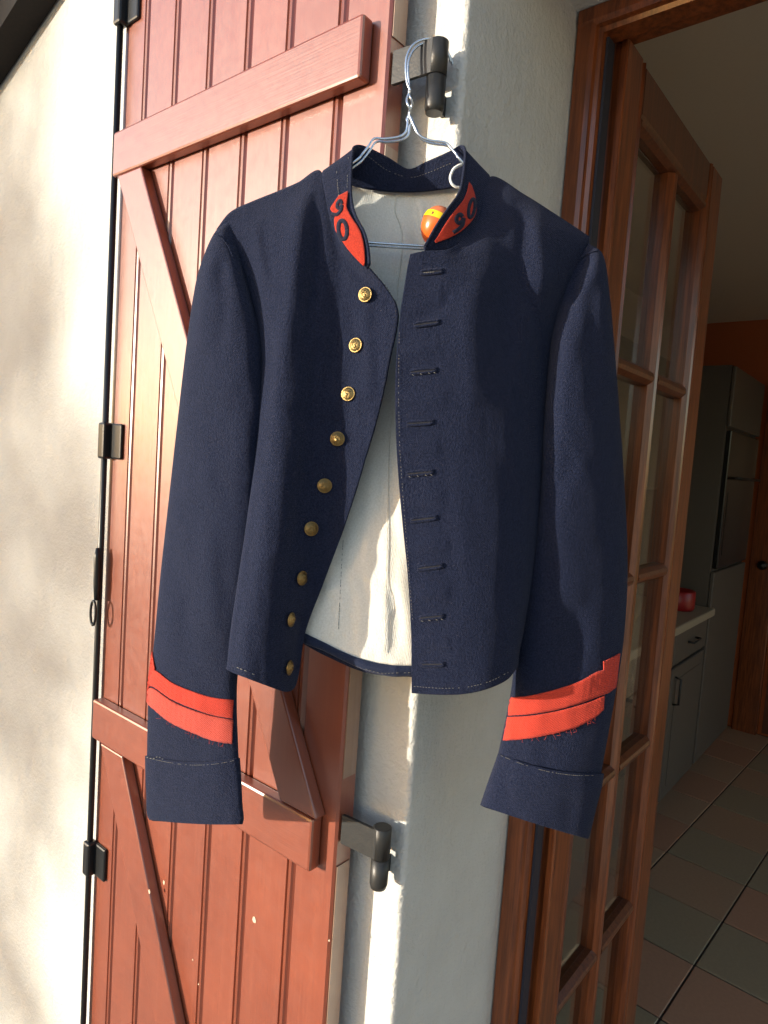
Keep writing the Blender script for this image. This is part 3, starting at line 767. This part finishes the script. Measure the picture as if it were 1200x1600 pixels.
stroke([(536,322),(533.5,316.5),(529.8,320),(528.8,326),(532,328.5),(535.8,324),(534,332),(528,338),(520.5,336.5)], lambda t: 2.5, SCL, co)
stroke(ell(734.2, 328, 4.4, 14.5, math.radians(10)), 2.4, SCR, co, True)
stroke([(720,341),(716.5,337),(711.5,341),(711,347),(715,350.5),(719.5,347),(721.5,343),(720,353),(714,360),(706,365)], lambda t: 3.0, SCR, co)

# --- sleeves: outer and inner outline points, depth of the axis and half thickness
def sleeve(rings, seed, nu=56, nv=130, amp=0.002, sag=(0, 0)):
    R_ = crv([(l[0], l[1], r[0], r[1], c, h, (t_ or [0])[0]) for l, r, c, h, *t_ in rings], nv)
    A = np.zeros((nv, nu, 3))
    for i in range(nv):
        lx, ly, rx, ry, c, h, tl = R_[i]
        for j in range(nu):
            th = 2*math.pi*j/nu
            q = -math.cos(th); s = math.sin(th)
            s2 = math.copysign(abs(s)**0.85, s)
            px = (lx+rx)/2+(rx-lx)/2*q; py = (ly+ry)/2+(ry-ly)/2*q
            if s > 0: py += (sag[0]*(1-i/(nv-1))+sag[1]*i/(nv-1))*(1-q*q)
            d = c-h*s2-tl*q
            d += amp*(noise.noise((px*0.022, py*0.010, seed+s))+0.6*noise.noise((px*0.05, py*0.022, seed+3+s)))*min(1, abs(s)*2)
            A[i, j] = (px, py, d)
    return A
LS = [((358,346),(380,420),.739,.006,0),((337,361),(394,470),.736,.020,.002),((319,398),(408,525),.736,.030,.006),((305,446),(412,575),.739,.035,.012),((291,540),(412,650),.745,.037,.018),
      ((277,660),(406,745),.753,.037,.023),((262,795),(396,850),.762,.036,.028),((250,905),(384,935),.772,.034,.028),((241,1000),(375,1018),.781,.030,.028),((232,1090),(370,1092),.788,.026,.029),((229,1206),(374,1210),.796,.021,.036)]
RS = [((872,460),(920,380),.739,.006,0),((861,520),(943,400),.736,.022,0),((857,565),(953,462),.735,.031,-.002),((853,615),(960,540),.735,.035,-.004),((848,680),(967,630),.735,.036,-.006),
      ((844,760),(974,730),.736,.036,-.008),((834,850),(980,842),.737,.035,-.008),((820,930),(980,924),.738,.034,-.006),((806,1010),(974,1004),.739,.032,-.002),((797,1088),(962,1084),.739,.030,.002),((772,1206),(936,1226),.740,.027,.006)]
SL = sleeve(LS, 11.0, amp=0.0022); SR = sleeve(RS, 21.0, amp=0.0022)
fl_, fr_ = SL[:, :29], SR[:, :29]
SL[:, :29] = folds(fl_, [([(345,400),(350,470),(340,560)], 0.004, 12), ([(322,400),(318,470),(300,580)], -0.003, 12), ([(300,640),(330,690),(372,705)], 0.0012, 16), ([(262,850),(290,960),(285,1040)], 0.003, 14), ([(330,800),(325,900),(335,1000)], -0.003, 16)])
SR[:, :29] = folds(fr_, [([(920,400),(905,430),(890,480)], 0.004, 8), ([(935,430),(925,500),(930,600)], 0.004, 12), ([(890,500),(885,600),(880,720)], -0.003, 16), ([(862,640),(890,690),(930,700)], 0.0012, 16), ([(900,940),(905,1000),(890,1060)], 0.003, 14)])
def sleeve_obj(A):
    nv, nu = A.shape[:2]
    o = grid_mesh('sleeve', A, M['wool'], jk, 0.002, True)
    return o
sl_o = sleeve_obj(SL); sr_o = sleeve_obj(SR)
SSL = Surf(SL[:, 0:29]); SSR = Surf(SR[:, 0:29])
def cuff(rings, seed, par, sag):
    A = sleeve(rings, seed, 56, 30, 0.0022, sag)
    o = grid_mesh('cuff', A, M['wool'], par, 0.0026, True)
    return A, o
LC = [((226.5,1181),(375,1184),.795,.0255,.035),((227,1210),(377,1213),.796,.025,.037),((228.5,1250),(379,1255),.797,.024,.039),((229.5,1272),(381,1278),.798,.023,.040),((233,1281),(379,1288),.798,.023,.040)]
RC = [((778,1177),(944,1209),.740,.032,.005),((770,1200),(940,1232),.740,.032,.006),((760,1228),(932,1262),.741,.031,.006),((752,1252),(923,1300),.741,.030,.006),((750,1258),(919,1311),.741,.030,.006)]
lcA, lc = cuff(LC, 31.0, sl_o, (9, 3)); rcA, rc = cuff(RC, 37.0, sr_o, (10, 2))
# red braid bands: the front follows the photograph, the back runs on round the sleeve
def band(ca, cb, surf, mat, par, fray=0.35):
    o = strip('braid_band', ca, cb, surf, mat, par, 90, 9, 0.0016, 0.0014, fray); return o
band([(233.5,1062),(243,1047),(270,1066),(300,1079),(332,1089),(364,1093)], [(232,1080),(240,1072),(270,1092),(300,1105),(332,1116),(363,1122)], SSL, M['red'], sl_o, 0.2)
band([(231.5,1082),(240,1075),(270,1095),(300,1108),(332,1118),(364,1124)], [(231.5,1096),(238,1104),(268,1128),(300,1143),(336,1157),(363,1161)], SSL, M['red_f'], sl_o)
band([(236.5,1042),(238,1030),(240,1018)], [(234,1060),(239,1052),(244,1047)], SSL, M['red'], sl_o, 0.2)
band([(798,1090),(830,1086),(870,1076),(905,1064),(930,1050),(943,1046)], [(796,1118),(830,1115),(870,1108),(905,1098),(930,1089),(943,1084)], SSR, M['red'], sr_o, 0.2)
band([(795,1120),(830,1117.5),(870,1110.5),(905,1101),(930,1092),(943,1086)], [(788,1157),(825,1153),(862,1146),(900,1135),(928,1120),(941,1108)], SSR, M['red'], sr_o)
band([(941.5,1033),(950,1029),(958,1025),(966.5,1020)], [(942,1084),(948,1082),(954,1078),(960,1073)], SSR, M['red'], sr_o, 0.4)

# --- armhole seams with a little puckering
def seam(pts, surf, par, r=0.0011):
    q = crv(pts, 60); P_ = []
    for k, (x, y) in enumerate(q):
        d, nn = surf.at(x, y); P_.append(W(x, y, d)+nn*(0.0002+0.0005*math.sin(k*1.9)))
    tube('armhole_seam', P_, r, M['wool'], par, 6)
seam([(934,392),(921,396),(907,405),(896,422),(886,445)], SSR, sr_o)
seam([(336,366),(346,372),(356,384),(364,402)], SSL, sl_o, 0.0009)

# --- brass buttons
prof = [(0.0001, -0.004), (0.003, -0.004), (0.003, 0.0006), (0.0076, 0.0006), (0.0083, 0.0010), (0.0084, 0.0017), (0.0079, 0.0022), (0.0074, 0.0019), (0.0066, 0.0027), (0.0050, 0.0037), (0.0028, 0.0043), (0.0001, 0.0045)]
prof = [(r*0.93, z*0.93) for r, z in prof]
bv, bf = lathe(prof, 24)
btn = {}
for k_ in ('brass', 'brass_d'):
    me = bpy.data.meshes.new('button'); me.from_pydata(bv, [], bf); me.materials.append(M[k_])
    for p in me.polygons: p.use_smooth = True
    fix_normals(me); btn[k_] = me
# flaming grenade emblem struck on the dome
def emblem_mesh(mat):
    parts = []
    def dome(x, y): return 0.0045*max(0.0, 1-((x*x+y*y)/0.0078**2))**0.62+0.0006*0
    def blob(cx, cy, rx, ry, h, k=10):
        V = [(cx, cy, dome(cx, cy)+h)]
        for f_, hh in ((0.6, 0.75), (1.0, -0.3)):
            for a in range(k):
                t = 2*math.pi*a/k; x = cx+rx*f_*math.cos(t); y = cy+ry*f_*math.sin(t); V.append((x, y, dome(x, y)+h*hh))
        Fq = [(0, 1+a, 1+(a+1) % k) for a in range(k)]+[(1+a, 1+k+a, 1+k+(a+1) % k, 1+(a+1) % k) for a in range(k)]
        return V, Fq
    parts.append(blob(0, -0.0018, 0.0022, 0.0022, 0.0006))
    for dx, dy in ((0, 0.0026), (-0.0018, 0.0021), (0.0018, 0.0021), (-0.0030, 0.0008), (0.0030, 0.0008)):
        parts.append(blob(dx*0.9, dy, 0.0008, 0.0018, 0.0005, 7))
    V, Fq = merge_data(parts); me = bpy.data.meshes.new('emblem'); me.from_pydata(V, [], Fq); me.materials.append(mat)
    for p in me.polygons: p.use_smooth = True
    return me
emb = {k_: emblem_mesh(M[k_]) for k_ in btn}
rb = random.Random(2)
for i, (px, py) in enumerate(((572,461),(557,540),(545,616),(527.5,686),(507,759),(485.5,826),(470,903),(452.5,968),(450,1043))):
    d, nn = SLP.at(px, py); p = Vector(W(px, py, d))
    if i >= 5: nn = nn+(0, 0, 0, 0, 0, .15, .5, 1.1, 1.3)[i]*np.array(RT); nn /= np.linalg.norm(nn)
    k_ = 'brass' if i < 3 or i in (7, 8) else 'brass_d'
    rot = Vector(nn).to_track_quat('Z', 'Y').to_matrix().to_4x4() @ Matrix.Rotation(rb.uniform(-.5, .5), 4, 'Z')
    mw = Matrix.Translation(p+Vector(nn)*0.0008) @ rot
    o = bpy.data.objects.new('button', btn[k_]); COL.objects.link(o); o.parent = jk
    o.matrix_parent_inverse = Matrix.Translation(-world_loc(jk)); o.matrix_basis = mw
    e_ = bpy.data.objects.new('emblem', emb[k_]); COL.objects.link(e_); e_.parent = o

# --- buttonholes: two corded lips round a slit
for i, (px, py, ln_, sl_) in enumerate(((674,425,34,-0.07),(666,506,40,-0.14),(661,580,42,-0.10),(656,661,42,-0.07),(656,739,42,-0.09),(662,811,42,-0.12),(672,886,40,-0.13),(674,964,38,-0.09),(676,1038,36,-0.02))):
    parts = []
    for off, r in ((-3.0, 0.0014), (3.0, 0.0014)):
        pts = []
        for t in np.linspace(-0.5, 0.5, 14):
            x = px+ln_*t; y = py+ln_*t*sl_+off*(1-(2*t)**6*0.6); d, nn = SRP.at(x, y); pts.append(W(x, y, d)+nn*0.0006)
        parts.append(tube_data(pts, r, 6))
    x = px+ln_*0.5
    pts = []
    for t in np.linspace(-1, 1, 7):
        y = py+ln_*0.5*sl_+4.0*t; d, nn = SRP.at(x, y); pts.append(W(x, y, d)+nn*0.0006)
    parts.append(tube_data(pts, 0.0007, 6))
    V, Fc = merge_data(parts); bh = mesh('buttonhole', V, Fc, M['wool'], jk, True)
    pts = []
    for t in np.linspace(-0.46, 0.46, 12):
        x = px+ln_*t; y = py+ln_*t*sl_; d, nn = SRP.at(x, y); pts.append(W(x, y, d)+nn*0.0003)
    V, Fc = tube_data(pts, 0.0011, 5); mesh('slit', V, Fc, M['thread_d'], bh, True)
    if i in (0, 2, 4, 7):
        fr_parts = []
        for t in ((-0.4, -0.1, 0.2, 0.4) if i else (-.35, -.25, -.15, -.05, .05)):
            x = px+ln_*t; y = py+ln_*t*sl_+(4 if i else 1); d, nn = SRP.at(x, y); a = W(x, y, d)+nn*0.0016
            d, nn = SRP.at(x+3, y+(1.5 if i else 0)); b = W(x+3, y+(1.5 if i else 0), d)+nn*0.0016
            fr_parts.append(tube_data([a, (a+b)/2, b], 0.00026, 5))
        V, Fc = merge_data(fr_parts); mesh('loose_thread', V, Fc, M['thread'], bh, True)

# --- lines of stitching, each line one part
def stitch(pts, surf, step=5.0, dash=2.6, r=0.00042, mat='thread', lift=0.0012, parent=jk, skip=0.0, name='stitching'):
    q = crv(pts, 200); seg = np.r_[0, np.cumsum(np.linalg.norm(np.diff(q, axis=0), axis=1))]
    parts = []; s = 0.0; rg = random.Random(int(pts[0][0]*7+pts[0][1]))
    while s+dash < seg[-1]:
        if rg.random() >= skip:
            P_ = []
            for u in (s, s+dash/2, s+dash):
                x = np.interp(u, seg, q[:, 0]); y = np.interp(u, seg, q[:, 1]); d, nn = surf.at(x, y); P_.append(W(x, y, d)+nn*lift)
            parts.append(tube_data(P_, r*0.7, 4))
        s += step*rg.uniform(0.85, 1.15)
    V, Fc = merge_data(parts); return tag(mesh(name, V, Fc, M[mat], parent, True), kind='stuff')
stitch([(526,250),(527,275),(529,300),(530,308)], SCL, 4, 2.8, 0.00038, 'thread', 0.0014, co, 0.1)
stitch([(546,235),(544,265),(543,295)], SCL, 4, 2.6, 0.00034, 'thread', 0.0016, co, 0.35)
stitch([(624,520),(623,600),(625,700),(632,800),(639,890),(645,970)], SRP, 5, 2.4, 0.00036, 'thread', 0.0012, jk, 0.15)
stitch([(647,1072),(690,1075),(730,1073),(765,1064),(795,1049)], SRP, 5, 2.6, 0.00034, 'thread', 0.0012, jk, 0.2)
stitch([(360,1038),(385,1048),(402,1056)], SLP, 6, 3.6, 0.0005, 'thread', 0.0013, jk, 0.1)
stitch([(584,427),(606,450),(619,488),(608,560),(597,620)], SLP, 5, 2.6, 0.0004, 'thread_d', 0.0010, jk, 0.1)
stitch([(572,1044),(600,1050),(643,1049)], SLN, 6, 3.2, 0.0004, 'thread', 0.0052, jk, 0.15)
stitch([(575,246),(605,268),(640,279),(668,272),(706,256)], Surf(CA[:, 48:104]), 5, 2.8, 0.0004, 'thread', 0.0030, co, 0.1)
SLC = Surf(lcA[:, 0:29]); SRC = Surf(rcA[:, 0:29])
stitch([(232,1184),(265,1191),(302,1195),(340,1193),(370,1187)], SLC, 3.2, 2.6, 0.0003, 'thread', 0.0008, lc, 0.25)
stitch([(231,1183),(240,1185),(248,1182),(256,1186)], SLC, 5, 1.6, 0.0008, 'thread', 0.0010, lc, 0.0)
stitch([(784,1181),(820,1195),(860,1206),(900,1211),(938,1211)], SRC, 3.2, 2.6, 0.0003, 'thread', 0.0008, rc, 0.35)
# seams of the lining
stitch([(537,835),(533,900),(528,1000)], SLN, 4, 3.4, 0.00035, 'thread_d', 0.0004, ln, 0.35, 'lining_seam')
tube('lining_seam', [W(x, y, SLN.at(x, y)[0]-0.0012) for x, y in crv([(619,303),(618,330),(626,352),(628,372),(627,400),(622,440),(615,520)], 40)], 0.0006, M['lining'], ln, 5)
tube('lining_seam', [W(x, y, SLN.at(x, y)[0]-0.0012) for x, y in crv([(613,640),(608,700),(606,780),(603,900),(601,1020)], 40)], 0.0003, M['lining'], ln, 5)
# loose red threads on the frayed braid
rgf = random.Random(12)
def frays(pts, surf, par, n):
    q = crv(pts, 60); parts = []
    for _ in range(n):
        x, y = q[rgf.randrange(60)]; d, nn = surf.at(x, y); a = W(x, y, d)+nn*0.002
        b = W(x+rgf.uniform(-3, 3), y+rgf.uniform(2, 6), d)+nn*rgf.uniform(0.002, 0.004)
        c = W(x+rgf.uniform(-5, 5), y+rgf.uniform(4, 8), d)+nn*rgf.uniform(0.001, 0.004)
        parts.append(tube_data([a, b, c], 0.00016, 4))
    V, Fc = merge_data(parts); tag(mesh('frayed_thread', V, Fc, M['red'], par, True), kind='stuff')
frays([(238,1104),(268,1128),(300,1143),(336,1157),(363,1161)], SSL, sl_o, 16)
frays([(788,1156),(825,1152),(862,1146),(900,1135),(928,1120)], SSR, sr_o, 14)

# ------------------------------------------------------------------ wire hangers
def hanger(dx, dy, dd, label, twist):
    base = [(704,97,.756),(700,84,.753),(690,68,.748),(668,61,.742),(648,68,.738),(637,84,.736),(634,104,.735),(636,128,.735)]
    tw = [(638+2.6*math.cos(a), 140+5.2*a/1.0, .735+0.0026*math.sin(a)) for a in np.linspace(0, 9, 22)]
    if twist: tw = [(638-2.6*math.cos(a), 140+5.2*a/1.0, .735-0.0026*math.sin(a)) for a in np.linspace(0, 9, 22)]
    left = [(637,192,.735),(635,204,.735),(629,211,.735),(618,215,.735),(600,217,.735),(588,216,.735),(582,219,.735),(576,228,.734),(567,240,.733),(553,253,.731),(500,286,.735),(440,314,.737),(408,330,.738),(398,340,.739),(402,362,.738)]
    bar = [(450,371,.737),(575,379,.734),(668,385,.734),(800,393,.734),(852,396,.737)]
    right = [(864,388,.739),(862,374,.739),(840,348,.738),(780,303,.736),(722,252,.731),(712,240,.733),(700,226,.735),(692,222,.735),(675,220,.735),(662,216,.735),(653,209,.735),(648,199,.735),(643,188,.735),(639,178,.735)]
    pts = base+tw+left+bar+right
    pts = [(x+dx*(1 if k > 9 else 1), y+dy, d+dd) for k, (x, y, d) in enumerate(pts)]
    h = thing('wire_hanger', tuple(W(638+dx, 200+dy, .735+dd)), label, 'hanger', 'wire hangers on the shutter hinge')
    tube('wire', [W(*p) for p in crv(pts, 420)], 0.00135, M['wire'], h, 8)
    return h
h1 = hanger(0, 0, 0, 'front wire hanger hooked on the shutter hinge, with a white strap hook', False)
h2 = hanger(3.5, 5.0, 0.005, 'second wire hanger nested just behind and below the front one', True)
tube('strap_hook', [W(*p) for p in crv([(722,257,.729),(716,259,.728),(709,264,.727),(705,272,.727),(703.5,279,.727),(706,287,.727),(712,292,.728),(718,293,.729)], 30)], 0.0015, M['plastic'], h1, 8)

# ------------------------------------------------------------------ plastic egg lying against the lining
ec = W(682, 353, .727)
eg = thing('plastic_egg', tuple(ec), 'orange plastic egg with yellow band tucked inside the collar', 'egg')
axis = Vector(np.array(RT)*0.42+np.array(UP)*0.88-np.array(FW)*0.10).normalized()
em = Matrix.Translation(Vector(ec)) @ axis.to_track_quat('Z', 'Y').to_matrix().to_4x4() @ Matrix.Scale(1.12, 4)
def egg_r(z):
    t = z/0.0185
    return 0.0150*math.sqrt(max(0, 1-t*t))*(1+0.10*t)
def eggpart(name, z0, z1, extra, mat, par, n=14):
    pr = [(max(egg_r(z)+extra, 0.00005), z) for z in np.linspace(z0, z1, n)]
    V, Fc = lathe(pr, 28); V = [em @ Vector(v) for v in V]
    o = mesh(name, V, Fc, mat, par, True); fix_normals(o.data); return o
eggpart('egg_half', -0.0185, 0.0045, 0, M['egg'], eg); eggpart('egg_half', 0.0045, 0.0185, 0, M['egg2'], eg)
bd = eggpart('band', 0.0024, 0.0088, 0.0005, M['band'], eg, 5)
rk = random.Random(3); parts = []
for k in range(14):
    a0 = 2*math.pi*k/14
    if k % 2: continue
    for q_ in range(3):
        a = a0+rk.uniform(-.07, .07); z = 0.0054+rk.uniform(-.0012, .0012); da = 0.055; dz = 0.0007
        cs = [(a-da, z-dz), (a+da, z-dz), (a+da, z+dz), (a-da, z+dz)]
        parts.append(([em @ Vector(((egg_r(zz)+0.0007)*math.cos(aa), (egg_r(zz)+0.0007)*math.sin(aa), zz)) for aa, zz in cs], [(0, 1, 2, 3)]))
V, Fc = merge_data(parts); mesh('band_print', V, Fc, M['ink'], bd)
